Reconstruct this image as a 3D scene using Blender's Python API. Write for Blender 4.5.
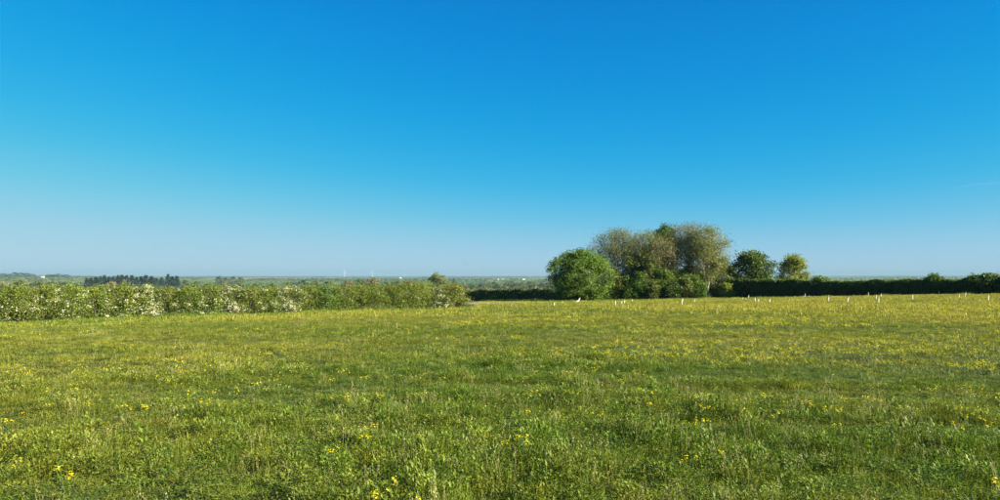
import bpy, math, random
import numpy as np

scene = bpy.context.scene
for _o in list(bpy.data.objects):
    bpy.data.objects.remove(_o)
COL = scene.collection
R = math.radians

# ------------------------------------------------------------------ camera
EYE = 1.65            # eye height above the field
FPX = 714.0           # focal length in pixels of a 1000 x 500 picture
HORIZON = 276.0       # picture row of the horizon
PITCH = math.atan((HORIZON - 250.0) / FPX)
cam = bpy.data.objects.new('camera', bpy.data.cameras.new('camera'))
COL.objects.link(cam)
cam.location = (0, 0, EYE)
cam.rotation_euler = (math.pi / 2 + PITCH, 0, 0)
cam.data.sensor_width = 36.0
cam.data.lens = 36.0 * FPX / 1000.0
cam.data.clip_start = 0.1
cam.data.clip_end = 60000.0
scene.camera = cam

# ------------------------------------------------------------------ sky, sun, exposure
SUN_AZ = 111.0        # degrees clockwise from the viewing direction (+Y)
SUN_EL = 23.0
world = bpy.data.worlds.new('World')
scene.world = world
world.use_nodes = True
wn = world.node_tree
bg = wn.nodes['Background']
sky = wn.nodes.new('ShaderNodeTexSky')
sky.sky_type = 'NISHITA'
sky.sun_disc = False
sky.sun_elevation = R(SUN_EL)
sky.sun_rotation = R(SUN_AZ)
sky.altitude = 100.0
sky.air_density = 0.8
sky.dust_density = 0.0
sky.ozone_density = 10.0
# the camera's rendering of a clear sky: one tone curve per channel over the whole sky
SKY_STRENGTH = 0.06
EXPOSURE = 1.86
sc1 = wn.nodes.new('ShaderNodeVectorMath'); sc1.operation = 'SCALE'; sc1.inputs['Scale'].default_value = 0.172 / 2
wn.links.new(sky.outputs['Color'], sc1.inputs[0])
cv = wn.nodes.new('ShaderNodeRGBCurve')
for ch, pts_ in ((0, [(0, 0), (.070, .0), (.085, .0015), (.115, .014), (.2, .125), (.3, .275), (.41, .37), (.7, .46), (2, .6)]),
                 (1, [(0, 0), (.204, .248), (.247, .300), (.335, .392), (.52, .535), (.66, .605), (.76, .63), (1.2, .69), (2, .76)]),
                 (2, [(0, 0), (.57, .685), (.66, .735), (.83, .775), (1.05, .80), (1.2, .80), (2, .82)])):
    c_ = cv.mapping.curves[ch]
    pts_ = [(a / 2, b) for a, b in pts_]
    c_.points[0].location = pts_[0]; c_.points[1].location = pts_[-1]
    for a, b in pts_[1:-1]: c_.points.new(a, b)
    for p_ in c_.points: p_.handle_type = 'AUTO_CLAMPED'
cv.mapping.update()
wn.links.new(sc1.outputs[0], cv.inputs['Color'])
sc2 = wn.nodes.new('ShaderNodeVectorMath'); sc2.operation = 'SCALE'; sc2.inputs['Scale'].default_value = 1.0 / (SKY_STRENGTH * 2 ** EXPOSURE)
wn.links.new(cv.outputs['Color'], sc2.inputs[0])
wn.links.new(sc2.outputs[0], bg.inputs['Color'])
bg.inputs['Strength'].default_value = SKY_STRENGTH

sun_data = bpy.data.lights.new('sun', 'SUN')
sun_data.energy = 5.0
sun_data.angle = R(0.53)
sun_data.color = (1.0, 0.90, 0.74)
sun = bpy.data.objects.new('sun', sun_data)
COL.objects.link(sun)
sun.rotation_euler = (R(90 - SUN_EL), 0, R(180 - SUN_AZ))
sun.location = (60, -20, 60)

vs = scene.view_settings
vs.view_transform = 'Standard'
vs.look = 'None'
vs.exposure = EXPOSURE
vs.gamma = 1.0
vs.use_curve_mapping = False

scene.render.engine = 'CYCLES'
cy = scene.cycles
cy.max_bounces = 6
cy.diffuse_bounces = 3
cy.glossy_bounces = 1
cy.transmission_bounces = 4
cy.transparent_max_bounces = 4
cy.volume_bounces = 0
cy.use_denoising = True
cy.sample_clamp_indirect = 4.0

# ------------------------------------------------------------------ small helpers
rng = np.random.default_rng(7)


def tag(o, label=None, cat=None, group=None, kind=None):
    if label: o['label'] = label
    if cat: o['category'] = cat
    if group: o['group'] = group
    if kind: o['kind'] = kind
    return o


def empty(name, loc, rz=0.0, scale=(1, 1, 1)):
    o = bpy.data.objects.new(name, None)
    COL.objects.link(o)
    o.location = loc
    o.rotation_euler = (0, 0, rz)
    o.scale = scale
    o.empty_display_size = 0.2
    return o


def obj(name, mesh, parent=None, loc=None, rot=None, scale=None, link=True):
    o = bpy.data.objects.new(name, mesh)
    if link: COL.objects.link(o)
    o.parent = parent
    if loc is not None: o.location = loc
    if rot is not None: o.rotation_euler = rot
    if scale is not None: o.scale = scale
    return o


class MB:
    """collects faces of mixed size with a material index and a shade value per vertex"""
    def __init__(s):
        s.v = []; s.f = {3: [], 4: []}; s.m = {3: [], 4: []}; s.sh = []; s.n = 0

    def add(s, V, F, mat=0, shade=0.5):
        V = np.asarray(V, float); F = np.asarray(F, int)
        k = F.shape[1]
        s.v.append(V); s.f[k].append(F + s.n); s.m[k].append(np.full(len(F), mat, int))
        s.sh.append(np.broadcast_to(np.asarray(shade, float), (len(V),)).copy())
        s.n += len(V)

    def mesh(s, name, mats, smooth=False):
        me = bpy.data.meshes.new(name)
        V = np.concatenate(s.v)
        me.vertices.add(len(V)); me.vertices.foreach_set('co', V.ravel())
        idx = []; start = []; mi = []; at = 0
        for k in (4, 3):
            if not s.f[k]: continue
            F = np.concatenate(s.f[k])
            idx.append(F.ravel()); start.append(at + np.arange(len(F)) * k); at += F.size
            mi.append(np.concatenate(s.m[k]))
        idx = np.concatenate(idx); start = np.concatenate(start); mi = np.concatenate(mi)
        me.loops.add(len(idx)); me.loops.foreach_set('vertex_index', idx.astype(np.int32))
        me.polygons.add(len(start)); me.polygons.foreach_set('loop_start', start.astype(np.int32))
        me.polygons.foreach_set('material_index', mi.astype(np.int32))
        if smooth: me.polygons.foreach_set('use_smooth', np.ones(len(start), bool))
        me.update(calc_edges=True)
        a = me.attributes.new('shade', 'FLOAT', 'POINT')
        a.data.foreach_set('value', np.concatenate(s.sh).astype(np.float32))
        for m in mats: me.materials.append(m)
        return me


def unit(v):
    v = np.asarray(v, float)
    return v / np.maximum(np.linalg.norm(v, axis=-1, keepdims=True), 1e-9)


def tube(mb, path, rad, sides=5, mat=0, shade=0.5, cap=True):
    P = np.asarray(path, float); n = len(P); rad = np.broadcast_to(np.asarray(rad, float), (n,))
    T = np.gradient(P, axis=0); T = unit(T)
    ref = np.array([0.31, 0.95, 0.05]) if abs(T[0][2]) > .6 else np.array([0, 0, 1.0])
    A = unit(np.cross(T, ref)); B = np.cross(T, A)
    ang = np.arange(sides) * 2 * math.pi / sides
    V = P[:, None, :] + rad[:, None, None] * (np.cos(ang)[None, :, None] * A[:, None, :] + np.sin(ang)[None, :, None] * B[:, None, :])
    V = V.reshape(-1, 3)
    F = []
    for i in range(n - 1):
        for j in range(sides):
            F.append((i * sides + j, i * sides + (j + 1) % sides, (i + 1) * sides + (j + 1) % sides, (i + 1) * sides + j))
    mb.add(V, F, mat, shade)
    if cap:
        C = np.vstack([V[-sides:], P[-1] + T[-1] * rad[-1] * .5])
        mb.add(C, [(j, (j + 1) % sides, sides) for j in range(sides)], mat, shade)


def box(mb, c, s, mat=0, rz=0.0, shade=0.5):
    c = np.asarray(c, float); s = np.asarray(s, float) / 2
    V = np.array([(x, y, z) for x in (-1, 1) for y in (-1, 1) for z in (-1, 1)], float) * s
    cr, sr = math.cos(rz), math.sin(rz)
    V = np.stack([V[:, 0] * cr - V[:, 1] * sr, V[:, 0] * sr + V[:, 1] * cr, V[:, 2]], 1) + c
    mb.add(V, [(0, 1, 3, 2), (4, 6, 7, 5), (0, 4, 5, 1), (2, 3, 7, 6), (0, 2, 6, 4), (1, 5, 7, 3)], mat, shade)


def leaf_cards(mb, P, size, outward=None, bias=0.5, aspect=0.62, mat=0, shade=None, g=rng):
    """folded diamond leaves of random tilt at the points P"""
    n = len(P)
    if n == 0: return
    N = unit(g.normal(size=(n, 3)))
    if outward is not None: N = unit(N * (1 - bias) + unit(outward) * bias)
    L = unit(np.cross(N, unit(g.normal(size=(n, 3))))); W = np.cross(N, L)
    size = np.broadcast_to(np.asarray(size, float), (n,))[:, None] * g.uniform(.7, 1.3, (n, 1))
    a = P - L * size * .5; b = P + L * size * .5
    c = P + W * size * aspect * .5 + N * size * .12; d = P - W * size * aspect * .5 + N * size * .12
    V = np.stack([a, c, b, d], 1).reshape(-1, 3)
    F = np.arange(4 * n).reshape(n, 4)
    sh = g.uniform(0, 1, n) if shade is None else shade
    mb.add(V, F, mat, np.repeat(sh, 4))


_perm = np.random.default_rng(3).uniform(0, 1, (256, 256))


def vnoise(x, y, s, seed=0):
    x = np.asarray(x, float) / s + seed * 17.3; y = np.asarray(y, float) / s + seed * 41.7
    xi = np.floor(x).astype(int); yi = np.floor(y).astype(int)
    fx = x - xi; fy = y - yi
    fx = fx * fx * (3 - 2 * fx); fy = fy * fy * (3 - 2 * fy)
    p = lambda a, b: _perm[a & 255, b & 255]
    return (p(xi, yi) * (1 - fx) + p(xi + 1, yi) * fx) * (1 - fy) + (p(xi, yi + 1) * (1 - fx) + p(xi + 1, yi + 1) * fx) * fy


def smooth(a, b, x):
    t = np.clip((np.asarray(x, float) - a) / (b - a), 0, 1)
    return t * t * (3 - 2 * t)


# ------------------------------------------------------------------ the lie of the land
CONTROL = []          # picture column, row of the ground, distance


def pix(px, py, d):
    """a point d metres ahead, seen at that picture position"""
    cp, sp = math.cos(PITCH), math.sin(PITCH)
    u = 250.0 - py
    fy = FPX * cp - u * sp; fz = FPX * sp + u * cp
    return np.array([(px - 500.0) / fy * d, d, EYE + fz / fy * d])


for a in [(0, 322, 42), (115, 318.5, 46), (230, 315, 50), (345, 310.5, 54), (460, 306, 58), (510, 304.5, 72), (545, 303, 88), (580, 301, 97),
          (650, 299.5, 101), (735, 298.3, 100), (870, 295.6, 87.5), (1000, 293, 76.5), (-120, 327, 38)]:
    CONTROL.append(pix(*a))
for a in [(0, 0, 0), (4, 5, 0), (-4, 5, 0), (-8, 14, -.12), (8, 14, -.05), (0, 28, -.3), (16, 30, -.2), (30, 50, -.4)]:
    for _ in range(2): CONTROL.append(np.array(a, float))
_C = np.array(CONTROL)


def _basis(x, y):
    x = x / 50.0; y = y / 50.0
    return np.stack([x, y, x * x, x * y, y * y, x * x * y, x * y * y, y ** 3], -1)


_coef = np.linalg.lstsq(_basis(_C[:, 0], _C[:, 1]), _C[:, 2], rcond=None)[0]
_LR = np.log([60, 105, 150, 250, 500, 900, 2000, 4000, 7000, 9500, 11000, 12600])
_LZ = np.array([0, 0, -2.0, -6.0, -14.0, -18.5, -18.5, -15.5, -8.5, -2.0, 1.5, -8.0])


def ground_z(x, y):
    x = np.asarray(x, float); y = np.asarray(y, float)
    r = np.hypot(x, y) + 1e-6
    k = np.minimum(1.0, 125.0 / r)
    near = np.clip(_basis(x * k, np.maximum(y * k, -40)) @ _coef, -4, 2.5)
    near = near * (1 - smooth(120, 240, r)) + (-1.6) * smooth(120, 240, r)
    far = np.interp(np.log(r), _LR, _LZ)
    rough = smooth(250, 1500, r) * ((vnoise(x, y, 900, 1) - .5) * 3.5 + (vnoise(x, y, 2600, 2) - .5) * 6 * smooth(2500, 6000, r))
    hill = 17.5 * np.exp(-(((x + 1750) / 950) ** 2 + ((y - 2450) / 620) ** 2))
    return near + far + rough + hill


def gz(x, y):
    return float(ground_z(np.array([x]), np.array([y]))[0])


def on_ground(px, py):
    """where the sight line through a picture position meets the land"""
    d1 = pix(px, py, 1.0) - np.array([0, 0, EYE])
    t = np.geomspace(2, 12400, 9000)
    z = EYE + d1[2] * t - ground_z(d1[0] * t, t)
    i = int(np.argmax(z < 0)) if (z < 0).any() else len(t) - 1
    return np.array([d1[0] * t[i], t[i], gz(d1[0] * t[i], t[i])])


def stand(px, d):
    p = pix(px, HORIZON, d)
    return np.array([p[0], d, gz(p[0], d)])


def top_height(px, py, d):
    """height of a thing d metres ahead whose top shows at that row"""
    return pix(px, py, d)[2] - stand(px, d)[2]


# ------------------------------------------------------------------ materials
def new_mat(name):
    m = bpy.data.materials.new(name)
    m.use_nodes = True
    nt = m.node_tree
    nt.nodes.clear()
    out = nt.nodes.new('ShaderNodeOutputMaterial')
    return m, nt, out


def foliage_mat(name, dark, light, third=None, trans=0.35, per_object=0.25, instancer=False, gloss=0.25, rough=0.5):
    """leaf material: two colours mixed leaf by leaf, some light passing through"""
    m, nt, out = new_mat(name)
    N = nt.nodes.new; L = nt.links.new
    at = N('ShaderNodeAttribute'); at.attribute_name = 'shade'
    mx = N('ShaderNodeMix'); mx.data_type = 'RGBA'
    mx.inputs['A'].default_value = (*dark, 1); mx.inputs['B'].default_value = (*light, 1)
    L(at.outputs['Fac'], mx.inputs['Factor'])
    col = mx.outputs['Result']
    if instancer:
        it = N('ShaderNodeAttribute'); it.attribute_type = 'INSTANCER'; it.attribute_name = 'tint'
        m2 = N('ShaderNodeMix'); m2.data_type = 'RGBA'
        L(it.outputs['Fac'], m2.inputs['Factor']); L(col, m2.inputs['A']); m2.inputs['B'].default_value = (*third, 1)
        col = m2.outputs['Result']
    if per_object:
        oi = N('ShaderNodeObjectInfo')
        hv = N('ShaderNodeHueSaturation')
        mr = N('ShaderNodeMapRange'); mr.inputs['To Min'].default_value = 1 - per_object; mr.inputs['To Max'].default_value = 1 + per_object
        L(oi.outputs['Random'], mr.inputs['Value']); L(mr.outputs['Result'], hv.inputs['Value'])
        wn_ = N('ShaderNodeTexWhiteNoise'); wn_.noise_dimensions = '1D'; L(oi.outputs['Random'], wn_.inputs['W'])
        mh = N('ShaderNodeMapRange'); mh.inputs['To Min'].default_value = .488; mh.inputs['To Max'].default_value = .512
        L(wn_.outputs['Value'], mh.inputs['Value']); L(mh.outputs['Result'], hv.inputs['Hue'])
        L(col, hv.inputs['Color']); col = hv.outputs['Color']
    pr = N('ShaderNodeBsdfPrincipled')
    pr.inputs['Roughness'].default_value = rough; pr.inputs['Specular IOR Level'].default_value = gloss
    L(col, pr.inputs['Base Color'])
    tr = N('ShaderNodeBsdfTranslucent')
    br = N('ShaderNodeMix'); br.data_type = 'RGBA'; br.blend_type = 'MULTIPLY'; br.inputs['Factor'].default_value = 1.0
    L(col, br.inputs['A']); br.inputs['B'].default_value = (1.25, 1.2, .55, 1)
    L(br.outputs['Result'], tr.inputs['Color'])
    ms = N('ShaderNodeMixShader'); ms.inputs['Fac'].default_value = trans
    L(pr.outputs[0], ms.inputs[1]); L(tr.outputs[0], ms.inputs[2]); L(ms.outputs[0], out.inputs['Surface'])
    return m


def plain_mat(name, colr, rough=0.8, noise=0.25, scale=6.0, gloss=0.3):
    m, nt, out = new_mat(name)
    N = nt.nodes.new; L = nt.links.new
    tc = N('ShaderNodeTexCoord')
    nz = N('ShaderNodeTexNoise'); nz.inputs['Scale'].default_value = scale; nz.inputs['Detail'].default_value = 5
    L(tc.outputs['Object'], nz.inputs['Vector'])
    mx = N('ShaderNodeMix'); mx.data_type = 'RGBA'
    mx.inputs['A'].default_value = (*[c * (1 - noise) for c in colr], 1); mx.inputs['B'].default_value = (*[min(1, c * (1 + noise)) for c in colr], 1)
    L(nz.outputs['Fac'], mx.inputs['Factor'])
    pr = N('ShaderNodeBsdfPrincipled'); pr.inputs['Roughness'].default_value = rough; pr.inputs['Specular IOR Level'].default_value = gloss
    L(mx.outputs['Result'], pr.inputs['Base Color']); L(pr.outputs[0], out.inputs['Surface'])
    return m


def ground_mat():
    m, nt, out = new_mat('ground')
    N = nt.nodes.new; L = nt.links.new
    ge = N('ShaderNodeNewGeometry')

    def mix(f, a, b):
        x = N('ShaderNodeMix'); x.data_type = 'RGBA'
        for s, v in (('Factor', f), ('A', a), ('B', b)):
            if isinstance(v, tuple): x.inputs[s].default_value = (*v, 1)
            elif isinstance(v, float): x.inputs[s].default_value = v
            else: L(v, x.inputs[s])
        return x.outputs['Result']

    def noise(scale, detail=4, vec=None):
        n = N('ShaderNodeTexNoise'); n.inputs['Scale'].default_value = scale; n.inputs['Detail'].default_value = detail
        L(vec or ge.outputs['Position'], n.inputs['Vector']); return n.outputs['Fac']

    def ramp(v, a, b):
        r = N('ShaderNodeMapRange'); r.inputs['From Min'].default_value = a; r.inputs['From Max'].default_value = b
        r.interpolation_type = 'SMOOTHSTEP'; L(v, r.inputs['Value']); return r.outputs['Result']
    # the meadow's own floor: litter, moss and low grass
    near = mix(ramp(noise(2.2, 6), .35, .65), (.020, .028, .007), (.050, .070, .014))
    near = mix(ramp(noise(.12, 3), .42, .62), near, mix(ramp(noise(9, 4), .3, .7), (.055, .070, .015), (.085, .085, .020)))
    # far countryside: a patchwork of fields with hedge lines
    mp = N('ShaderNodeMapping'); mp.inputs['Scale'].default_value = (1 / 620.0, 1 / 420.0, 0.0); mp.inputs['Rotation'].default_value = (0, 0, .35)
    L(ge.outputs['Position'], mp.inputs['Vector'])
    vo = N('ShaderNodeTexVoronoi'); vo.voronoi_dimensions = '2D'; vo.inputs['Scale'].default_value = 1.0; vo.inputs['Randomness'].default_value = .75
    L(mp.outputs['Vector'], vo.inputs['Vector'])
    sp = N('ShaderNodeSeparateColor'); L(vo.outputs['Color'], sp.inputs['Color'])
    cr = N('ShaderNodeValToRGB'); cr.color_ramp.interpolation = 'CONSTANT'
    els = cr.color_ramp.elements
    cols = [(0, (0.066, 0.123, 0.029)), (.2, (0.098, 0.156, 0.037)), (.38, (0.049, 0.107, 0.029)), (.55, (0.139, 0.180, 0.049)), (.68, (0.180, 0.172, 0.074)), (.78, (0.082, 0.148, 0.037)), (.9, (0.246, 0.238, 0.082))]
    els[0].position = 0; els[0].color = (*cols[0][1], 1)
    els[1].position = cols[1][0]; els[1].color = (*cols[1][1], 1)
    for p, c in cols[2:]:
        e = els.new(p); e.color = (*c, 1)
    L(sp.outputs[0], cr.inputs['Fac'])
    ve = N('ShaderNodeTexVoronoi'); ve.voronoi_dimensions = '2D'; ve.feature = 'DISTANCE_TO_EDGE'; ve.inputs['Scale'].default_value = 1.0; ve.inputs['Randomness'].default_value = .75
    L(mp.outputs['Vector'], ve.inputs['Vector'])
    far = mix(ramp(noise(.02, 5), .3, .7), cr.outputs['Color'], mix(.25, cr.outputs['Color'], (.03, .06, .02)))
    far = mix(ramp(ve.outputs['Distance'], .035, .012), far, (.028, .050, .018))
    ln = N('ShaderNodeVectorMath'); ln.operation = 'LENGTH'; L(ge.outputs['Position'], ln.inputs[0])
    c = mix(ramp(ln.outputs['Value'], 115.0, 300.0), near, far)
    pr = N('ShaderNodeBsdfPrincipled'); pr.inputs['Roughness'].default_value = .9; pr.inputs['Specular IOR Level'].default_value = .1
    L(c, pr.inputs['Base Color'])
    bp = N('ShaderNodeBump'); bp.inputs['Strength'].default_value = .6; bp.inputs['Distance'].default_value = .06
    L(noise(7, 6), bp.inputs['Height']); L(bp.outputs['Normal'], pr.inputs['Normal'])
    L(pr.outputs[0], out.inputs['Surface'])
    return m


M = {}
M['ground'] = ground_mat()
M['blade'] = foliage_mat('grass_blade', (.032, .078, .005), (.200, .258, .024), (.275, .258, .030), trans=.34, per_object=.30, instancer=True, gloss=.28, rough=.45)
M['weed'] = foliage_mat('weed_leaf', (.028, .075, .006), (.165, .238, .026), (.230, .238, .032), trans=.32, per_object=.25, instancer=True, gloss=.18, rough=.5)
M['straw'] = foliage_mat('seed_stem', (.20, .19, .07), (.34, .31, .13), (.38, .34, .15), trans=.3, per_object=.2, instancer=True)
M['dry'] = foliage_mat('dry_grass', (.26, .22, .12), (.42, .36, .20), (.30, .27, .13), trans=.25, per_object=.15, instancer=True)
M['petal'] = foliage_mat('yellow_petal', (.62, .53, .018), (.76, .69, .040), trans=.30, per_object=.12, gloss=.1, rough=.7)
M['stalk'] = foliage_mat('green_stalk', (.060, .110, .020), (.100, .150, .030), trans=.2, per_object=.2)
M['bark'] = plain_mat('bark', (.20, .175, .135), .9, .45, 3.0)
M['bark_pale'] = plain_mat('pale_bark', (.27, .24, .18), .85, .3, 3.0)
M['bark_dark'] = plain_mat('dark_bark', (.09, .075, .055), .9, .4, 3.0)
M['hawthorn'] = foliage_mat('hawthorn_leaf', (.052, .110, .010), (.200, .240, .034), per_object=.14, trans=.34)
M['hawthorn_dark'] = foliage_mat('dark_hawthorn_leaf', (.050, .105, .012), (.120, .185, .028), per_object=.1, trans=.28)
M['hawthorn_gold'] = foliage_mat('golden_leaf', (.085, .125, .013), (.225, .225, .036), per_object=.05, trans=.34)
M['blossom'] = foliage_mat('white_blossom', (.55, .52, .36), (.78, .75, .60), per_object=.05, trans=.25)
M['maple'] = foliage_mat('maple_leaf', (.035, .100, .007), (.130, .220, .018), per_object=.08, trans=.36)
M['ash_grey'] = foliage_mat('sparse_ash_leaf', (.085, .125, .032), (.215, .225, .085), per_object=.05, trans=.3)
M['ash_brown'] = foliage_mat('bronze_ash_leaf', (.090, .120, .030), (.245, .205, .085), per_object=.05, trans=.3)
M['ash_green'] = foliage_mat('young_ash_leaf', (.085, .125, .022), (.20, .225, .050), per_object=.08, trans=.35)
M['olive'] = foliage_mat('olive_leaf', (.070, .105, .016), (.185, .200, .036), per_object=.1, trans=.3)
M['deep'] = foliage_mat('deep_green_leaf', (.035, .080, .012), (.100, .165, .026), per_object=.12, trans=.3)
M['mid'] = foliage_mat('mid_green_leaf', (.045, .105, .012), (.130, .200, .028), per_object=.22, trans=.35)
M['lime'] = foliage_mat('lime_leaf', (.110, .165, .014), (.245, .280, .032), per_object=.05, trans=.4)
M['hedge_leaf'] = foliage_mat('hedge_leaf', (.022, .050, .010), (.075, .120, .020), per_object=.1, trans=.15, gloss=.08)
M['sunlit_shoot'] = foliage_mat('sunlit_shoot_leaf', (.060, .115, .014), (.155, .205, .032), per_object=.1, trans=.3)  # lighter leaf colour standing in for sun on the hedge tops
M['conifer'] = foliage_mat('conifer_needles', (.010, .026, .016), (.022, .045, .022), per_object=.15, trans=.1)
M['far_a'] = foliage_mat('far_green_leaf', (.060, .090, .022), (.140, .165, .042), per_object=.35, trans=.25)
M['far_b'] = foliage_mat('far_bronze_leaf', (.13, .12, .040), (.245, .20, .075), per_object=.15, trans=.25)
M['far_c'] = foliage_mat('far_dark_leaf', (.025, .048, .020), (.050, .080, .028), per_object=.25, trans=.2)
M['plastic'] = plain_mat('tree_guard_plastic', (.62, .60, .52), .5, .1, 8.0, .5)
M['stake'] = plain_mat('stake_wood', (.42, .34, .23), .85, .3, 12.0)
M['render'] = plain_mat('pale_wall', (.74, .72, .66), .8, .08, .4)
M['slate'] = plain_mat('slate_roof', (.22, .21, .22), .8, .15, .5)
M['turbine'] = plain_mat('turbine_white', (.62, .64, .66), .5, .03, .2)
M['feather'] = plain_mat('dark_feather', (.03, .03, .03), .8, .2, 20)

# ------------------------------------------------------------------ ground sheet
def make_ground():
    u = np.linspace(-1, 1, 341)
    a = 9.3
    ax = 12500 * np.sinh(a * u) / math.sinh(a)
    X, Y = np.meshgrid(ax, ax, indexing='xy')
    Z = ground_z(X, Y)
    n = len(ax)
    V = np.stack([X, Y, Z], -1).reshape(-1, 3)
    i = np.arange((n - 1) * (n - 1)); r = i // (n - 1); c = i % (n - 1)
    k = r * n + c
    mb = MB(); mb.add(V, np.stack([k, k + 1, k + n + 1, k + n], 1))
    return tag(obj('ground', mb.mesh('ground', [M['ground']], True)), kind='structure')


make_ground()

# ------------------------------------------------------------------ trees
def make_tree(seed, H, RX, zb, tr, limbs, subs, leaves, leaf_size, clump, rise=.5, RY=None, trunk_top=.85, twig=.02, lump=.3, topheavy=0.0, bias=.35, branch_mul=1.0):
    """tapered trunk, curved limbs reaching into a lumpy crown, twigs, and leaf sprays round the twig ends"""
    g = np.random.default_rng(seed)
    RY = RY or RX
    wood = MB(); crown = MB()
    zc = (H + zb) / 2 + topheavy * (H - zb) * .5; hz_up = H - zc; hz_dn = zc - zb
    nt = 9
    tz = np.linspace(-.25, H * trunk_top, nt)
    wob = np.cumsum(g.normal(0, H * .008, (nt, 2)), 0)
    tp = np.column_stack([wob, tz]); tp[0, :2] = 0
    tube(wood, tp, tr * np.linspace(1.15, .22, nt) ** 1.1, 7)
    clumps = []
    for i in range(limbs):
        az = i * 2.39996 + g.normal(0, .35)
        f = (i + .5) / limbs
        ez = math.sin((f - .5) * math.pi * .97) if topheavy == 0 else math.sin((f ** .8 - .5) * math.pi * .97)
        rad = math.sqrt(max(.02, 1 - ez * ez)) * g.uniform(.72, 1.0 + lump * .4)
        zz = zc + (ez * hz_up if ez > 0 else ez * hz_dn) * g.uniform(.86, 1.04)
        end = np.array([math.cos(az) * RX * rad, math.sin(az) * RY * rad, zz])
        zs = min(max(zb * .5 + .15, zz - (H - zb) * g.uniform(.18, .42) * (1 if rise > .3 else .5)), H * trunk_top * .97)
        st = np.array([np.interp(zs, tz, tp[:, 0]), np.interp(zs, tz, tp[:, 1]), zs])
        t = np.linspace(0, 1, 6)[:, None]
        mid = st * .5 + end * .5 + np.array([0, 0, -(1 - rise) * 0.0 + (end[2] - st[2]) * (.5 - rise)])
        path = (1 - t) ** 2 * st + 2 * t * (1 - t) * mid + t * t * end
        path[1:-1] += g.normal(0, RX * .02, (4, 3))
        r0 = tr * .42 * g.uniform(.7, 1.1) * branch_mul
        tube(wood, path, np.linspace(r0, twig, 6), 4, cap=False)
        ln = np.linalg.norm(end - st)
        for s in range(subs):
            u = g.uniform(.35, 1.0) if s else 1.0
            p0 = np.array([np.interp(u, t[:, 0], path[:, k]) for k in range(3)])
            d = unit(unit(end - st) * .6 + g.normal(0, .6, 3) + np.array([0, 0, .25]))
            p1 = p0 + d * ln * g.uniform(.18, .42)
            q = (p1 - np.array([0, 0, zc])) / np.array([RX, RY, hz_up if p1[2] > zc else hz_dn])
            qn = np.linalg.norm(q)
            lim = 1 + lump * (vnoise(az * 2 + u, p1[2], 1.3, seed) - .45)
            if qn > lim: p1 = np.array([0, 0, zc]) + (p1 - np.array([0, 0, zc])) * lim / qn
            tube(wood, [p0, (p0 + p1) / 2 + g.normal(0, .06 * ln, 3) * .5, p1], [twig * 1.5, twig, twig * .5], 3, cap=False)
            clumps.append((p1, g.uniform(.6, 1.25)))
            if g.uniform() < .45: clumps.append(((p0 + p1) / 2, g.uniform(.4, .8)))
    for p, k in clumps:
        n = int(leaves * k)
        if n < 1: continue
        off = np.clip(g.normal(0, 1, (n, 3)), -1.6, 1.6); off *= (clump * k * np.array([1, 1, .72]))
        P = p + off
        P[:, 2] = np.maximum(P[:, 2], .08)
        out = P - np.array([0, 0, zc * .8])
        tone = g.uniform(0, 1) * .55
        leaf_cards(crown, P, leaf_size, out, bias, shade=np.clip(tone + g.uniform(0, .45, n), 0, 1), g=g)
    return wood, crown


def put_tree(name, label, cat, px, d, seed, leafmat, barkmat, H, RX, zb, group=None, rz=0.0, base=None, crown_name='crown', **kw):
    w, c = make_tree(seed, H, RX, zb, **kw)
    p = stand(px, d) if base is None else base
    e = empty(name, (p[0], p[1], p[2] - .03), rz)
    tag(e, label, cat, group)
    obj('trunk', w.mesh('trunk', [M[barkmat]], True), e)
    obj(crown_name, c.mesh(crown_name, [M[leafmat]]), e)
    return e


def th(px, py, d): return top_height(px, py, d)


W = 1 / FPX  # metres per pixel per metre of distance
put_tree('field_maple', 'dense rounded bright green tree with foliage down to the grass', 'tree', 580, 97, 11, 'maple', 'bark', th(580, 253.5, 97), 33 * 97 * W, .25,
         tr=.26, limbs=56, subs=9, leaves=64, leaf_size=.21, clump=.40, rise=.55, trunk_top=.6, lump=.22, bias=.45)
put_tree('ash_tree', 'tall thin-leaved grey ash tree rising behind the rounded green tree', 'tree', 617, 105, 21, 'ash_grey', 'bark', th(617, 232, 105), 31 * 105 * W, 1.4,
         tr=.24, limbs=44, subs=14, leaves=40, leaf_size=.14, clump=.62, rise=.8, trunk_top=.5, twig=.019, topheavy=.12, lump=.2, branch_mul=.8)
put_tree('ash_tree', 'tall ash tree with olive green young leaves between grey and bronze ones', 'tree', 645, 104, 22, 'ash_green', 'bark', th(642, 234, 104), 27 * 104 * W, 1.8,
         tr=.24, limbs=40, subs=10, leaves=38, leaf_size=.16, clump=.58, rise=.8, trunk_top=.5, twig=.024, topheavy=.1)
put_tree('sycamore_tree', 'dark green leafy treetop rising above the bronze ash trees', 'tree', 665, 109, 23, 'deep', 'bark', th(665, 227, 109), 14 * 109 * W, 5.0,
         tr=.22, limbs=30, subs=9, leaves=36, leaf_size=.22, clump=.38, rise=.6)
put_tree('ash_tree', 'bronze brown ash tree standing in front of the dark green treetop', 'tree', 660, 102, 24, 'ash_brown', 'bark', th(660, 240, 102), 22 * 102 * W, 2.2,
         tr=.20, limbs=36, subs=10, leaves=36, leaf_size=.15, clump=.58, rise=.8, trunk_top=.5, twig=.022, topheavy=.1)
put_tree('ash_tree', 'tallest pinkish brown ash tree with bare twigs showing through', 'tree', 686, 104, 25, 'ash_brown', 'bark', th(686, 226.5, 104), 27 * 104 * W, 1.8,
         tr=.23, limbs=46, subs=13, leaves=40, leaf_size=.14, clump=.62, rise=.8, trunk_top=.5, twig=.019, topheavy=.15, branch_mul=.8)
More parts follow.
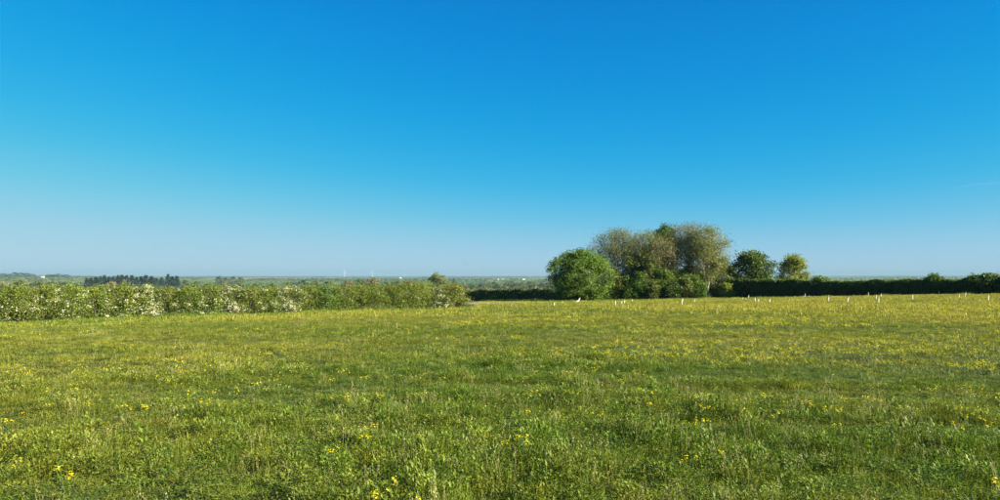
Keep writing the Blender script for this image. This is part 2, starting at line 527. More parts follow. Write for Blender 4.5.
put_tree('ash_tree', 'airy pale green ash tree with a straight pale trunk at the edge of the clump', 'tree', 707, 101, 26, 'ash_green', 'bark_pale', th(706, 230, 101), 20 * 101 * W, 3.0,
         tr=.21, limbs=40, subs=12, leaves=32, leaf_size=.15, clump=.56, rise=.8, trunk_top=.5, twig=.026, topheavy=.15, branch_mul=.8)
put_tree('hawthorn_tree', 'dull olive rounded tree between the pale trunk and the dark green tree', 'tree', 719, 102.5, 27, 'olive', 'bark_dark', th(718, 259, 102.5), 17 * 102 * W, .3,
         tr=.18, limbs=32, subs=8, leaves=28, leaf_size=.24, clump=.36, rise=.55, trunk_top=.7)
put_tree('oak_tree', 'broad dark green tree beside the long dark hedge', 'tree', 752, 103, 28, 'deep', 'bark_dark', th(752, 254, 103), 21.5 * 103 * W, .5,
         tr=.26, limbs=44, subs=9, leaves=30, leaf_size=.28, clump=.42, rise=.55, trunk_top=.7, lump=.4)
put_tree('young_tree', 'small lime green tree lit by the sun, rising behind the dark hedge', 'tree', 794, 104, 29, 'lime', 'bark', th(794, 257, 104), 14 * 104 * W, 1.0,
         tr=.16, limbs=36, subs=8, leaves=30, leaf_size=.22, clump=.33, rise=.6, trunk_top=.8, lump=.4)
# shrubs under the clump
under = [(606, 100, 285, 10, 'mid'), (622, 101, 274, 11, 'mid'), (632, 100.8, 258, 13, 'olive'), (648, 100.2, 256, 13, 'olive'), (657, 100, 270, 11, 'mid'), (668, 99.5, 274, 12, 'mid'),
         (680, 101, 272, 12, 'deep'), (692, 99.5, 276, 12, 'mid'), (703, 102, 272, 9, 'mid'), (727, 99.5, 284, 7, 'lime'), (737, 100, 282, 9, 'deep'), (762, 101, 280, 12, 'deep'),
         (780, 101.5, 281, 11, 'deep'), (616, 100.5, 271, 8, 'olive'), (629, 99.6, 279, 8, 'mid'), (640, 99.2, 274, 8, 'mid'), (651, 99.0, 281, 8, 'olive'), (674, 98.8, 283, 7, 'mid'), (686, 98.9, 280, 7, 'olive'),
         (699, 98.8, 284, 7, 'mid'), (663, 100.5, 264, 9, 'olive'), (690, 101.5, 266, 9, 'olive')]
ULAB = {'mid': 'fresh green shrub filling the space under the ash trees', 'olive': 'olive green shrub growing high between the ash trunks',
        'deep': 'dark shaded shrub at the foot of the tree clump', 'lime': 'small bright lime shrub at the foot of the olive tree'}
for i, (px, d, ty, hw, k) in enumerate(under):
    put_tree('shrub', ULAB[k], 'shrub', px, d, 60 + i, k, 'bark_dark', th(px, ty, d), hw * d * W, .1, group=None if k == 'lime' else 'shrubs under the tree clump, ' + k,
             tr=.09, limbs=17, subs=9, leaves=36, leaf_size=.18, clump=.30, rise=.5, trunk_top=.6, lump=.9, RY=hw * d * W * .8, rz=i * 1.3, crown_name='foliage')

# fallen limb under the trees
p = on_ground(617, 298.5)
mb = MB()
tube(mb, [(-.75, 0, .16), (-.3, .05, .22), (.2, 0, .20), (.7, .06, .26)], [.11, .12, .10, .07], 7)
tube(mb, [(.15, .0, .2), (.35, -.2, .42), (.45, -.25, .55)], [.06, .045, .03], 5)
tube(mb, [(-.35, .05, .22), (-.5, .2, .05), (-.6, .3, -.05)], [.06, .05, .04], 5)
tag(obj('fallen_log', mb.mesh('fallen_log', [M['bark_pale']], True), loc=(p[0], p[1], p[2])), 'pale fallen log lying in grass under the tree clump', 'log')

# ------------------------------------------------------------------ the blossoming hedge
def make_bush(seed, leafmat, blossom=0.0, n_clump=38, per=170, leaf=.085, hw=1.0, hd=.85, H=2.0):
    g = np.random.default_rng(seed)
    st = MB(); fo = MB(); bl = MB()
    for k in range(9):
        a = g.uniform(0, 6.28); b = g.uniform(.1, .4)
        x0, y0 = g.normal(0, .16, 2)
        tube(st, [(x0, y0, -.15), (x0 + math.cos(a) * b * .3, y0 + math.sin(a) * b * .3, H * .4), (x0 + math.cos(a) * b * hw, y0 + math.sin(a) * b * hd, H * .85)], [.026, .02, .008], 4)
    C = []
    for k in range(n_clump):
        a = k * 2.39996 + g.normal(0, .3)
        z = g.uniform(.05, .94) * H
        f = (1 - max(0, (z / H - .55) / .5) ** 2.2) ** .5 * (.8 + .2 * min(1, z / (.3 * H)))
        rr = g.uniform(.45, .9) * f
        C.append((math.cos(a) * hw * rr, math.sin(a) * hd * rr, z))
    for k in range(6):
        C.append((g.normal(0, .35) * hw, g.normal(0, .3) * hd, H * g.uniform(.88, 1.0)))
    C = np.array(C)
    for c in C:
        n = int(per * g.uniform(.7, 1.2)); s = g.uniform(.17, .27)
        P = c + g.normal(0, 1, (n, 3)) * s * np.array([1, 1, .9])
        P[:, 2] = np.maximum(P[:, 2], g.uniform(.03, .12))
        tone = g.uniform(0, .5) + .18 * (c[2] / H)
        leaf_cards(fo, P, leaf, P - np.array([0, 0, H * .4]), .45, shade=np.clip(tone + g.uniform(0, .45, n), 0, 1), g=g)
    for k in range(14):    # young shoots standing out of the top
        x, y = g.normal(0, .45) * hw, g.normal(0, .35) * hd
        z0 = H * (.93 - .3 * (x / hw) ** 2); n = 16
        t = g.uniform(0, 1, n)[:, None]
        P = np.array([x, y, z0]) + t * np.array([g.normal(0, .1), g.normal(0, .1), g.uniform(.18, .42)]) + g.normal(0, .035, (n, 3))
        leaf_cards(fo, P, leaf * .8, None, shade=g.uniform(.45, 1, n), g=g)
    if blossom > 0:
        out = C[np.argsort(-np.hypot(C[:, 0], C[:, 1]))]
        for c in out[: int(len(out) * min(1, .3 + blossom))]:
            for q in range(int(1 + 7 * blossom)):
                o = unit(c * np.array([1, 1, .2]) + g.normal(0, .5, 3)) * g.uniform(.2, .34)
                n = int(g.uniform(4, 13))
                P = c + o + g.normal(0, 1, (n, 3)) * np.array([.07, .07, .05])
                P = P[P[:, 2] > .15]
                leaf_cards(bl, P, .055, c, .5, aspect=.95, g=g)
    me = (st.mesh('stems', [M['bark_dark']], True), fo.mesh('foliage', [M[leafmat]]), bl.mesh('blossom', [M['blossom']]) if bl.n else None)
    return me


BUSH = {'heavy': [make_bush(201 + i, 'hawthorn', 1.0) for i in range(3)], 'light': [make_bush(211 + i, 'hawthorn', .30) for i in range(4)],
        'plain': [make_bush(221 + i, 'hawthorn', .03) for i in range(4)], 'dark': [make_bush(231, 'hawthorn_dark', 0)],
        'gold': [make_bush(241, 'hawthorn_gold', .03)], 'pale': [make_bush(251, 'hawthorn', .75)]}
BLAB = {'heavy': ('green hedge bush smothered in white hawthorn blossom', 'blossom-laden bushes of the flowering hedge'),
        'light': ('green hedge bush flecked with patches of white blossom', 'half-flowering bushes of the hedge'),
        'plain': ('yellow-green hedge bush almost without blossom', 'green bushes of the flowering hedge'),
        'dark': ('dark green bush set in the sunlit hedge beside a white blossoming bush', None),
        'gold': ('rounded olive-gold bush at the open end of the flowering hedge', None),
        'pale': ('low whitish blossoming bush next to the olive-gold hedge end', None)}


def put_bush(kind, i, x, y, rz, sc):
    st, fo, bl = BUSH[kind][i % len(BUSH[kind])]
    e = empty('hawthorn_bush', (x, y, gz(x, y) - .02), rz, sc)
    tag(e, BLAB[kind][0], 'bush', BLAB[kind][1])
    obj('stems', st, e); obj('foliage', fo, e)
    if bl: obj('blossom', bl, e)


HA = stand(-95, 39.0); HB = stand(452, 57.6)
dirh = (HB - HA)[:2]; lenh = np.linalg.norm(dirh); dirh = dirh / lenh
HN = np.array([dirh[1], -dirh[0]])           # the hedge's sunny side
hedge_rz = math.atan2(dirh[1], dirh[0])
HEAVY = [(30, 38), (50, 70), (126, 156), (214, 232), (284, 296), (316, 322)]
n_b = 27
seen_ = []
hr = np.random.default_rng(5)
for i in range(n_b):
    u = i / (n_b - 1)
    P = HA[:2] + dirh * lenh * u
    px = 500 + P[0] / P[1] * FPX
    top = np.interp(px, [-100, 0, 60, 130, 180, 240, 320, 400, 440, 460], [289, 287.5, 286, 285.5, 286.5, 287, 286.5, 284.5, 282.8, 282.8])
    h = top_height(px, top, P[1]) * hr.uniform(.95, 1.03)
    kind = 'plain' if px > 335 else 'light'
    if px < 10 and i % 2: kind = 'plain'
    if any(a <= px <= b for a, b in HEAVY): kind = 'heavy'
    if 322 < px < 338 and not any(k_ == 'dark' for k_ in seen_): kind = 'dark'
    seen_.append(kind)
    if i == n_b - 1: kind = 'gold'
    if i == n_b - 2: kind = 'pale'
    s = h / 2.15
    wx = lenh / (n_b - 1) * .5 / .72
    sx = wx * (1.5 if kind == 'gold' else 1.0)
    if kind == 'pale': s *= .8
    Q = P + HN * hr.normal(0, .12)
    put_bush(kind, i, Q[0], Q[1], hedge_rz + (math.pi if hr.uniform() < .5 else 0) + hr.normal(0, .12), (sx * hr.uniform(.95, 1.15), 1.0 if kind != 'gold' else 1.25, s))

# ------------------------------------------------------------------ the clipped dark hedges
def make_hedge(A, B, hfun, seed, name, label, depth=.9, leaf=.24, per_m=1300):
    g = np.random.default_rng(seed)
    A = np.asarray(A[:2]); B = np.asarray(B[:2]); L = np.linalg.norm(B - A); t_ = (B - A) / L; n_ = np.array([t_[1], -t_[0]])
    fo = MB(); st = MB()
    n = int(L * per_m)
    u = g.uniform(0, L, n); k = g.choice(4, n, p=[.34, .22, .18, .26])
    h = hfun(u) * (.84 + .20 * vnoise(u, u * 0, 1.7, seed) + .12 * vnoise(u, u * 0, 4.5, seed + 8)) * (.96 + .08 * vnoise(u, u * 0, .5, seed + 1))
    bulge = .8 + .4 * vnoise(u, u * 0, 1.2, seed + 2)
    v = np.where(k >= 2, g.uniform(-1, 1, n) * np.where(k == 3, .7, 1), np.where(k == 0, -1, 1) * g.uniform(.7, 1.05, n)) * depth * bulge
    z = np.where(k == 2, h * g.uniform(.9, 1.05, n), h * g.uniform(0.02, 1, n))
    v *= np.where(z / h > .75, 1 - .5 * ((z / h - .75) / .25), 1.0)
    X = A[0] + t_[0] * u - n_[0] * v * -1; Y = A[1] + t_[1] * u + n_[1] * v
    P = np.column_stack([X, Y, ground_z(X, Y) + z])
    out = np.column_stack([n_[0] * v, n_[1] * v, (z - h * .5) * .6])
    tone = vnoise(u, z, .8, seed + 4) * .6
    leaf_cards(fo, P, leaf, out, .5, shade=np.clip(tone + g.uniform(0, .4, n), 0, 1), g=g)
    for s in np.arange(.3, L, .7):
        q = A + t_ * s + n_ * g.normal(0, .12); hh = float(hfun(np.array([s]))[0])
        z0 = gz(q[0], q[1])
        tube(st, [(q[0], q[1], z0 - .15), (q[0] + g.normal(0, .12), q[1] + g.normal(0, .12), z0 + hh * .5), (q[0] + g.normal(0, .3), q[1] + g.normal(0, .3), z0 + hh * .88)], [.06, .04, .015], 4)
    sh = MB()  # top shoots in a lighter green that paints sunlight along the hedge top
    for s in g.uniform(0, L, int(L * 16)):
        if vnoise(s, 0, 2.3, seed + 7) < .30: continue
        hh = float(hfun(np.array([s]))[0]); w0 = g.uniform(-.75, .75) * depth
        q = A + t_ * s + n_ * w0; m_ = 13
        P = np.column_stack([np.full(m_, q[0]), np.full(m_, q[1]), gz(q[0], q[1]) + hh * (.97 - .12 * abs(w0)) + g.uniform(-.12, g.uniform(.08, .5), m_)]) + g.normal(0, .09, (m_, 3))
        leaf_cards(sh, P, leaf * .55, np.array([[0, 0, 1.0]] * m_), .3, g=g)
    c = np.array([(A[0] + B[0]) / 2, (A[1] + B[1]) / 2]); o = np.array([c[0], c[1], gz(c[0], c[1])])
    for mbq in (fo, st, sh): mbq.v = [v_ - o for v_ in mbq.v]
    e = empty(name, o)
    tag(e, label, 'hedge')
    obj('stems', st.mesh('stems', [M['bark_dark']], True), e)
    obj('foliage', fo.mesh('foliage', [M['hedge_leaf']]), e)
    obj('sunlit_shoots', sh.mesh('sunlit_shoots', [M['sunlit_shoot']]), e)
    return e


RA = stand(728, 101.0); RB = stand(1080, 71.0)


def right_h(u):
    L = np.linalg.norm((RB - RA)[:2])
    X = RA[0] + (RB[0] - RA[0]) * u / L; Y = RA[1] + (RB[1] - RA[1]) * u / L
    px = 500 + X / Y * FPX
    top = np.interp(px, [720, 760, 812, 818, 826, 850, 900, 925, 935, 945, 962, 972, 1000, 1090], [280, 281, 281.2, 279.2, 281.2, 281.8, 280.6, 279.6, 279.0, 280.2, 279.8, 277.2, 276.4, 275])
    return EYE - (top - HORIZON) / FPX * Y - ground_z(X, Y)


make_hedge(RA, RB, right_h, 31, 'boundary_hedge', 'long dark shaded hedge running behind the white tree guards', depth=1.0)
CA = stand(455, 150.0); CB = stand(600, 128.0)
make_hedge(CA, CB, lambda u: 2.3 + .25 * vnoise(u, u * 0, 5, 9), 33, 'low_hedge', 'low dark hedge beyond the pale dry grass, reaching to the rounded tree', depth=.9, leaf=.28, per_m=900)
for px, ty, hw in ((819, 277.2, 8), (934, 276.3, 7), (985, 275.0, 17)):
    f = (px - 728) / (1080 - 728)
    d = 1 / ((1 - f) / 101.0 + f / 71.0)
    put_tree('hedge_shrub', {819: 'leafy shrub bulging from the dark hedge near the lime green tree', 934: 'bright-topped bush standing just above the long dark hedge',
                             985: 'tall dark leafy shrub overtopping the long dark hedge'}[px], 'shrub', px, d + .3, 90 + px, 'mid' if px != 985 else 'deep', 'bark_dark',
             th(px, ty, d), hw * d * W, .3, tr=.08, limbs=22, subs=6, leaves=22, leaf_size=.2, clump=.26, rise=.5, trunk_top=.6, crown_name='foliage')

# ------------------------------------------------------------------ white tree guards with stakes
gm = MB(); tube(gm, [(0, 0, -.02), (0, 0, .2), (0, 0, .42), (0, 0, .62)], [.052, .050, .050, .056], 9, cap=False)
tube(gm, [(0, 0, .60), (0, 0, .62), (0, 0, .635)], [.056, .060, .054], 9, cap=False)
GUARD = gm.mesh('tube', [M['plastic']], True)
gm = MB(); box(gm, (.062, 0, .36), (.028, .028, .86)); tube(gm, [(.062, 0, .78), (.062, 0, .80)], [.018, .005], 4)
STAKE = gm.mesh('stake', [M['stake']])
gm = MB(); g_ = np.random.default_rng(77)
tube(gm, [(0, 0, .1), (.01, .01, .5), (.02, 0, .82)], [.012, .009, .004], 4)
leaf_cards(gm, np.column_stack([g_.normal(.01, .05, 26), g_.normal(0, .05, 26), g_.uniform(.6, .86, 26)]), .06, mat=1, g=g_)
SAPLING = gm.mesh('sapling', [M['bark'], M['mid']])
GUARDS = [(554, 306.5, 2, .9), (562, 304.5, 6, .8), (615.3, 307.5, -1, 1.25), (621.5, 304.5, 14, .8), (624.5, 304.8, -3, 1.05), (631.8, 302.2, 5, .8), (624, 299.8, 2, .9), (682, 305.2, 0, 1.2), (682.4, 301.5, 3, .8),
          (694, 303.5, 12, 1.1), (742.6, 299.8, 3, .7), (748, 298.8, 14, 1.15), (755, 302.3, -3, 1.1), (758.3, 303.4, 2, 1.0), (769.5, 304, 2, 1.1), (805, 297.7, 0, 1.2), (803.5, 298, 5, .7), (809, 298, -4, .7),
          (828.4, 302.2, 1, 1.2), (847, 302.8, 15, 1.2), (868.4, 296.2, 0, 1.1), (876.5, 299.8, -5, 1.1), (881, 297.2, 2, .9), (878.5, 303.2, 3, 1.15), (912.5, 300.4, 0, 1.2), (939, 294.9, 0, 1.1),
          (950, 299.5, 3, .5), (959, 298.2, 2, .95), (964.7, 297.2, 10, 1.2), (982, 294.2, 0, .6), (988.4, 301.8, 1, 1.3)]
for px, py, lean, k in GUARDS:
    p = on_ground(px, py)
    e = empty('tree_guard', p, hr.uniform(0, 6.28))
    e.rotation_euler = (R(hr.normal(0, 1.5)), R(lean), hr.normal(0, .4))
    e.scale = (.68, .68, k * .55)
    if abs(lean) >= 10: tag(e, 'leaning white tree guard tube on its stake in the meadow', 'tree guard', 'leaning tree guards along the hedge and trees')
    else: tag(e, 'upright white tree guard tube on its stake in the meadow', 'tree guard', 'upright tree guards along the hedge and trees')
    obj('tube', GUARD, e); obj('stake', STAKE, e); obj('sapling', SAPLING, e)
for px, py, lean, lab in ((575.5, 302.3, 62, 'knocked-over white tree guard lying in front of the rounded tree'), (578, 302.4, 24, 'sharply tilted white tree guard propped beside the knocked-over one')):
    p = on_ground(px, py)
    e = empty('tree_guard', p); e.rotation_euler = (0, R(lean), .5); e.scale = (1.1, 1.1, .8)
    tag(e, lab, 'tree guard'); obj('tube', GUARD, e); obj('stake', STAKE, e)

# ------------------------------------------------------------------ trees of the valley
def low_tree(seed, leafmat, H=12.0, RX=5.5, zb=1.0, leaves=15, **kw):
    w, c = make_tree(seed, H, RX, zb, tr=.35, limbs=16, subs=5, leaves=leaves, leaf_size=.95, clump=.85, rise=.55, twig=.05, lump=.35, **kw)
    return w.mesh('trunk', [M['bark']], True), c.mesh('crown', [M[leafmat]])


def low_conifer(seed):
    g = np.random.default_rng(seed); w = MB(); c = MB(); H = 20.0; ex = g.uniform(.3, .8)
    tube(w, [(0, 0, -.3), (.1, 0, H * .5), (0, .1, H * .96)], [.32, .2, .04], 6)
    for z in np.arange(1.6, H, .55):
        r = 4.2 * (1 - z / H) ** ex * (.75 + .5 * vnoise(z, 0, 3.0, seed)) + .3
        for k in range(7):
            a = g.uniform(0, 6.28); rr = r * g.uniform(.7, 1.1)
            e = np.array([math.cos(a) * rr, math.sin(a) * rr, z - rr * .12])
            tube(w, [(0, 0, z), e], [.06, .02], 3, cap=False)
            t = g.uniform(.2, 1, 6)[:, None]
            leaf_cards(c, np.array([0, 0, z]) + (e - np.array([0, 0, z])) * t + g.normal(0, .3, (6, 3)), 1.0, np.array([[0, 0, 1.0]] * 6), .35, g=g)
    return w.mesh('trunk', [M['bark_dark']], True), c.mesh('crown', [M['conifer']])


LT = {k: [low_tree(300 + 10 * j + i, m) for i in range(3)] for j, (k, m) in enumerate((('a', 'far_a'), ('b', 'far_b'), ('c', 'far_c')))}
LT['con'] = [low_conifer(340 + i) for i in range(7)]
LH = {'a': 12.0, 'b': 12.0, 'c': 12.0, 'con': 20.0}
VLAB = {'a': ('valley_tree', 'rounded olive green tree in the valley beyond the fields', 'tree', 'green valley trees'),
        'b': ('valley_tree', 'bronze tinted leafing tree showing above the flowering hedge', 'tree', 'bronze trees behind the flowering hedge'),
        'c': ('valley_tree', 'dark green tree in the valley beyond the fields', 'tree', 'dark valley trees'),
        'con': ('conifer_tree', 'dark blue-green conifer in the belt beyond the flowering hedge', 'tree', 'belt of dark conifers')}


def put_far(k, i, px, d, ty=None, hw=None, h=None, label=None):
    p = stand(px, d)
    H = th(px, ty, d) if ty is not None else h
    sz = H / LH[k]
    sx = hw * d * W / (5.8 if k != 'con' else 4.4) if hw else sz
    nm, lb, ct, gp = VLAB[k]
    e = empty(nm, (p[0], p[1], p[2] - .2), hr.uniform(0, 6.28), (sx, sx, sz))
    tag(e, label or lb, ct, None if label else gp)
    w, c = LT[k][i % len(LT[k])]
    obj('trunk', w, e); obj('crown', c, e)


for i, (px, ty) in enumerate([(87, 279), (91, 278.5), (96, 277.5), (100.5, 276.8), (104.5, 275.8), (109, 277.3), (113.5, 277), (118, 275.8), (122, 275.5), (127, 276), (132, 276), (136.5, 277.6),
                              (141, 277), (146, 275.6), (151.5, 276.8), (156, 278.5), (161.5, 278), (168, 274.8), (172, 277), (177, 276.6)]):
    put_far('con', i, px, 1150 + 40 * hr.uniform(-1, 1), ty - .6, hr.uniform(4.8, 7.0))
i = 0
for px, ty, hw, d, k in [(5, 283, 10, 520, 'b'), (22, 281, 12, 640, 'a'), (38, 282, 9, 600, 'a'), (52, 281.5, 10, 700, 'a'), (66, 283, 9, 560, 'a'), (80, 285, 7, 500, 'c'), (97, 284.5, 7, 450, 'a'), (112, 282, 6, 470, 'b'),
                         (125, 281, 5, 480, 'b'), (152, 284, 8, 480, 'a'), (186, 281, 6, 800, 'a'), (196, 282, 7, 760, 'a'), (208, 283, 8, 640, 'a'), (224, 284, 9, 560, 'b'), (240, 283, 8, 620, 'a'), (256, 283, 8, 640, 'a'),
                         (272, 284, 7, 560, 'c'), (288, 283, 7, 640, 'a'), (303, 280.5, 6, 900, 'c'), (316, 282, 8, 700, 'a'), (330, 281, 8, 800, 'a'), (348, 281.5, 9, 480, 'b'), (360, 280.5, 7, 560, 'a'), (372, 279.4, 10, 490, 'b'),
                         (388, 282, 8, 520, 'a'), (398, 281, 6, 640, 'a'), (410, 281.5, 10, 470, 'b'), (424, 283, 9, 450, 'a'), (219, 276.5, 4, 1500, 'c'), (226, 277.5, 5, 1500, 'a'), (233, 277, 4, 1550, 'c'), (241, 277.5, 5, 1500, 'a')]:
    put_far(k, i, px, d, ty, hw); i += 1
put_tree('olive_tree', 'tall olive tree rising above the olive-gold end of the hedge', 'tree', 437, 330, 71, 'ash_green', 'bark', th(437, 275, 330), 12 * 330 * W, 1.5,
         tr=.35, limbs=34, subs=8, leaves=18, leaf_size=.55, clump=.8, rise=.55, twig=.05, lump=.35)
put_far('c', 0, 454, 640, 280, 3.2, label='small dark pointed tree beside the tall olive one')
for px, ty, hw, d, k in [(464, 286, 5, 520, 'a'), (474, 285, 6, 700, 'a'), (481, 283.5, 4, 900, 'c'), (488, 284, 6, 820, 'a'), (497, 285.5, 6, 760, 'c'), (507, 284, 7, 860, 'a'), (515, 283.5, 6, 950, 'a'), (524, 286, 6, 760, 'a'),
                         (533, 284.5, 7, 820, 'a'), (541, 284, 5, 900, 'c'), (550, 285, 7, 760, 'a'), (560, 284, 7, 800, 'a'), (511, 281, 3.5, 1400, 'a'), (530, 281.5, 4, 1300, 'a'), (494, 282, 4, 1300, 'c')]:
    put_far(k, i, px, d, ty, hw); i += 1
for px, ty, hw in [(4, 274.2, 4), (9, 275, 3), (15, 273.2, 4.5), (21, 273.5, 4), (27, 274, 4.5), (33, 275, 3), (50, 275.2, 5), (58, 274.6, 5), (66, 275.2, 4)]:
    put_far('c', i, px, 2600, None, hw, h=(278 - ty) * 2600 * W * .9, label='tree crowning the green hill beyond the flowering hedge'); i += 1
for o_ in COL.objects:
    if o_.get('label', '').startswith('tree crowning'): o_['group'] = 'trees along the hill crest'

# the woods and hedgerow trees too far and too many to count
def gn_scatter(name, P, rot, scl, idx, tint, protos, mats=None):
    me = bpy.data.meshes.new(name)
    me.vertices.add(len(P)); me.vertices.foreach_set('co', np.asarray(P, float).ravel())
    for nm, ty, arr in (('rot', 'FLOAT_VECTOR', rot), ('scl', 'FLOAT_VECTOR', scl), ('pick', 'INT', idx), ('tint', 'FLOAT', tint)):
        a = me.attributes.new(nm, ty, 'POINT')
        if ty == 'FLOAT_VECTOR': a.data.foreach_set('vector', np.asarray(arr, np.float32).ravel())
        else: a.data.foreach_set('value', np.asarray(arr, np.int32 if ty == 'INT' else np.float32))
    o = obj(name, me)
    pc = bpy.data.collections.new(name + '_kinds')
    for k, m in enumerate(protos):
        q = bpy.data.objects.new('%s_%02d' % (name, k), m); pc.objects.link(q)
    ng = bpy.data.node_groups.new(name, 'GeometryNodeTree')
    ng.interface.new_socket('Geometry', in_out='INPUT', socket_type='NodeSocketGeometry')
    ng.interface.new_socket('Geometry', in_out='OUTPUT', socket_type='NodeSocketGeometry')
    N = ng.nodes.new; L = ng.links.new
    gi = N('NodeGroupInput'); go = N('NodeGroupOutput')
    ci = N('GeometryNodeCollectionInfo'); ci.inputs['Collection'].default_value = pc
    ci.inputs['Separate Children'].default_value = True; ci.inputs['Reset Children'].default_value = True
    ip = N('GeometryNodeInstanceOnPoints'); ip.inputs['Pick Instance'].default_value = True

    def na(nm, ty):
        x = N('GeometryNodeInputNamedAttribute'); x.data_type = ty; x.inputs['Name'].default_value = nm; return x.outputs['Attribute']
    mp = N('GeometryNodeMeshToPoints')
    L(gi.outputs[0], mp.inputs['Mesh']); L(mp.outputs['Points'], ip.inputs['Points'])
    L(ci.outputs[0], ip.inputs['Instance'])
    L(na('pick', 'INT'), ip.inputs['Instance Index'])
    L(na('rot', 'FLOAT_VECTOR'), ip.inputs['Rotation']); L(na('scl', 'FLOAT_VECTOR'), ip.inputs['Scale'])
    L(ip.outputs['Instances'], go.inputs[0])
    md = o.modifiers.new('scatter', 'NODES'); md.node_group = ng
    return o


def joined_tree(seed, leafmat):
    g = np.random.default_rng(seed); mb = MB()
    tube(mb, [(0, 0, -.5), (0, 0, 4), (.3, 0, 8)], [.4, .3, .1], 5, 0)
    for k in range(14):
        a = k * 2.4; z = g.uniform(2.0, 10.5); r = 4.6 * math.sqrt(max(.05, 1 - ((z - 5.8) / 5.8) ** 2)) * g.uniform(.5, 1)
        P = np.array([math.cos(a) * r, math.sin(a) * r, z]) + g.normal(0, 1.05, (15, 3))
        leaf_cards(mb, P, 1.5, P - np.array([0, 0, 4]), .4, mat=1, g=g)
    return mb.mesh('far_tree', [M['bark'], M[leafmat]])


gw = np.random.default_rng(91)
FT = [joined_tree(400 + i, k) for i, k in enumerate(('far_a', 'far_a', 'far_c', 'far_c', 'far_b'))]
pts = []
# hedgerow trees in lines and small copses
for k in range(420):
    r0 = 900 * (10800 / 900) ** gw.uniform(0, 1) ** .75; az = gw.uniform(-.72, .72)
    c = np.array([math.sin(az) * r0, math.cos(az) * r0])
    if gw.uniform() < .62:
        a = gw.choice([.35, 1.92]) + gw.normal(0, .12); L_ = gw.uniform(120, 520); n = int(L_ / gw.uniform(14, 34))
        s = gw.uniform(-.5, .5, n) * L_
        q = c + np.column_stack([np.cos(a) * s, np.sin(a) * s]) + gw.normal(0, 3, (n, 2))
    else:
        n = int(gw.uniform(10, 45)); q = c + gw.normal(0, 1, (n, 2)) * np.array([gw.uniform(25, 110), gw.uniform(15, 45)])
    pts.append(q)
for k in range(70):      # woods along the far ridges
    r0 = gw.uniform(6500, 10800); az = gw.uniform(-.72, .72); n = int(gw.uniform(30, 90))
    pts.append(np.array([math.sin(az) * r0, math.cos(az) * r0]) + gw.normal(0, 1, (n, 2)) * np.array([gw.uniform(150, 480), gw.uniform(20, 60)]))
pts = np.concatenate(pts)
rr_ = np.hypot(pts[:, 0], pts[:, 1])
pts = pts[(rr_ > 880) & (rr_ < 12000)]
n = len(pts)
sc_ = gw.uniform(.45, .8, n)
sc3 = np.column_stack([sc_ * gw.uniform(.9, 1.4, n), sc_ * gw.uniform(.9, 1.4, n), sc_ * .85])
wood = gn_scatter('distant_woodland', np.column_stack([pts, ground_z(pts[:, 0], pts[:, 1]) - .3]), np.column_stack([np.zeros(n), np.zeros(n), gw.uniform(0, 6.28, n)]), sc3,
                  gw.choice(5, n, p=[.32, .28, .2, .15, .05]), np.zeros(n), FT)
tag(wood, 'hazy copses and hedgerow trees scattered over the distant valley', 'woodland', kind='stuff')

# ------------------------------------------------------------------ far buildings, poles, turbines, bird
def house(px, py, wide, high, deep, label, rz=0.0):
    p = on_ground(px, py)
    w_ = wide * p[1] * W; h_ = high * p[1] * W; d_ = deep
    e = empty('farm_building', p, rz)
    tag(e, label, 'building')
    mb = MB(); box(mb, (0, 0, h_ * .5 - .5), (w_, d_, h_ + 1))
    obj('wall', mb.mesh('wall', [M['render']]), e)
    mb = MB(); rh = h_ * .45; o_ = .4
    V = [(-w_ / 2 - o_, -d_ / 2 - o_, h_ + .02), (w_ / 2 + o_, -d_ / 2 - o_, h_ + .02), (w_ / 2 + o_, d_ / 2 + o_, h_ + .02), (-w_ / 2 - o_, d_ / 2 + o_, h_ + .02), (-w_ / 2 - o_, 0, h_ + rh), (w_ / 2 + o_, 0, h_ + rh)]
    mb.add(V, [(0, 1, 5, 4), (2, 3, 4, 5), (3, 2, 1, 0)]); mb.add(V, [(0, 4, 3), (1, 2, 5)])
    obj('roof', mb.mesh('roof', [M['slate']]), e)


house(42, 277.6, 3.6, 1.1, 9, 'white farmhouse on the crest of the green hill')
house(498, 279.9, 1.8, .8, 12, 'small pale building beside a long white barn in the valley')
house(503, 279.8, 3.4, .8, 16, 'long white barn on the far side of the valley')
house(523, 279.8, 3.6, .8, 16, 'second long white barn standing alone in the valley')
house(529.5, 277.0, 2.2, .5, 30, 'faint white building on the far hillside')
house(400, 278.3, 2.6, .7, 20, 'pale buildings beyond the bronze trees above the hedge')
house(918, 278.6, 1.6, .9, 14, 'white house far beyond the long dark hedge')
house(895, 279.3, 1.4, .7, 14, 'tiny pale cottage seen just over the dark hedge')


def pole(px, d, ty, label, rad=.3):
    p = stand(px, d); h = th(px, ty, d)
    mb = MB(); tube(mb, [(0, 0, -.5), (0, 0, h * .5), (0, 0, h)], [rad, rad * .85, rad * .7], 7)
    e = empty('utility_pole', p); tag(e, label, 'pole')
    obj('post', mb.mesh('post', [M['bark_pale']], True), e)
    mb = MB(); box(mb, (0, -rad, h - .5), (2.4, .18, .2)); obj('crossarm', mb.mesh('crossarm', [M['bark_pale']]), e)


pole(467.5, 420, 288.2, 'pale wooden utility pole just beyond the hedge end', .22)
pole(535.5, 520, 286.2, 'thin utility pole near the rounded tree in the valley', .22)
pole(857, 900, 275.6, 'tall utility pole seen over the long dark hedge', .35)


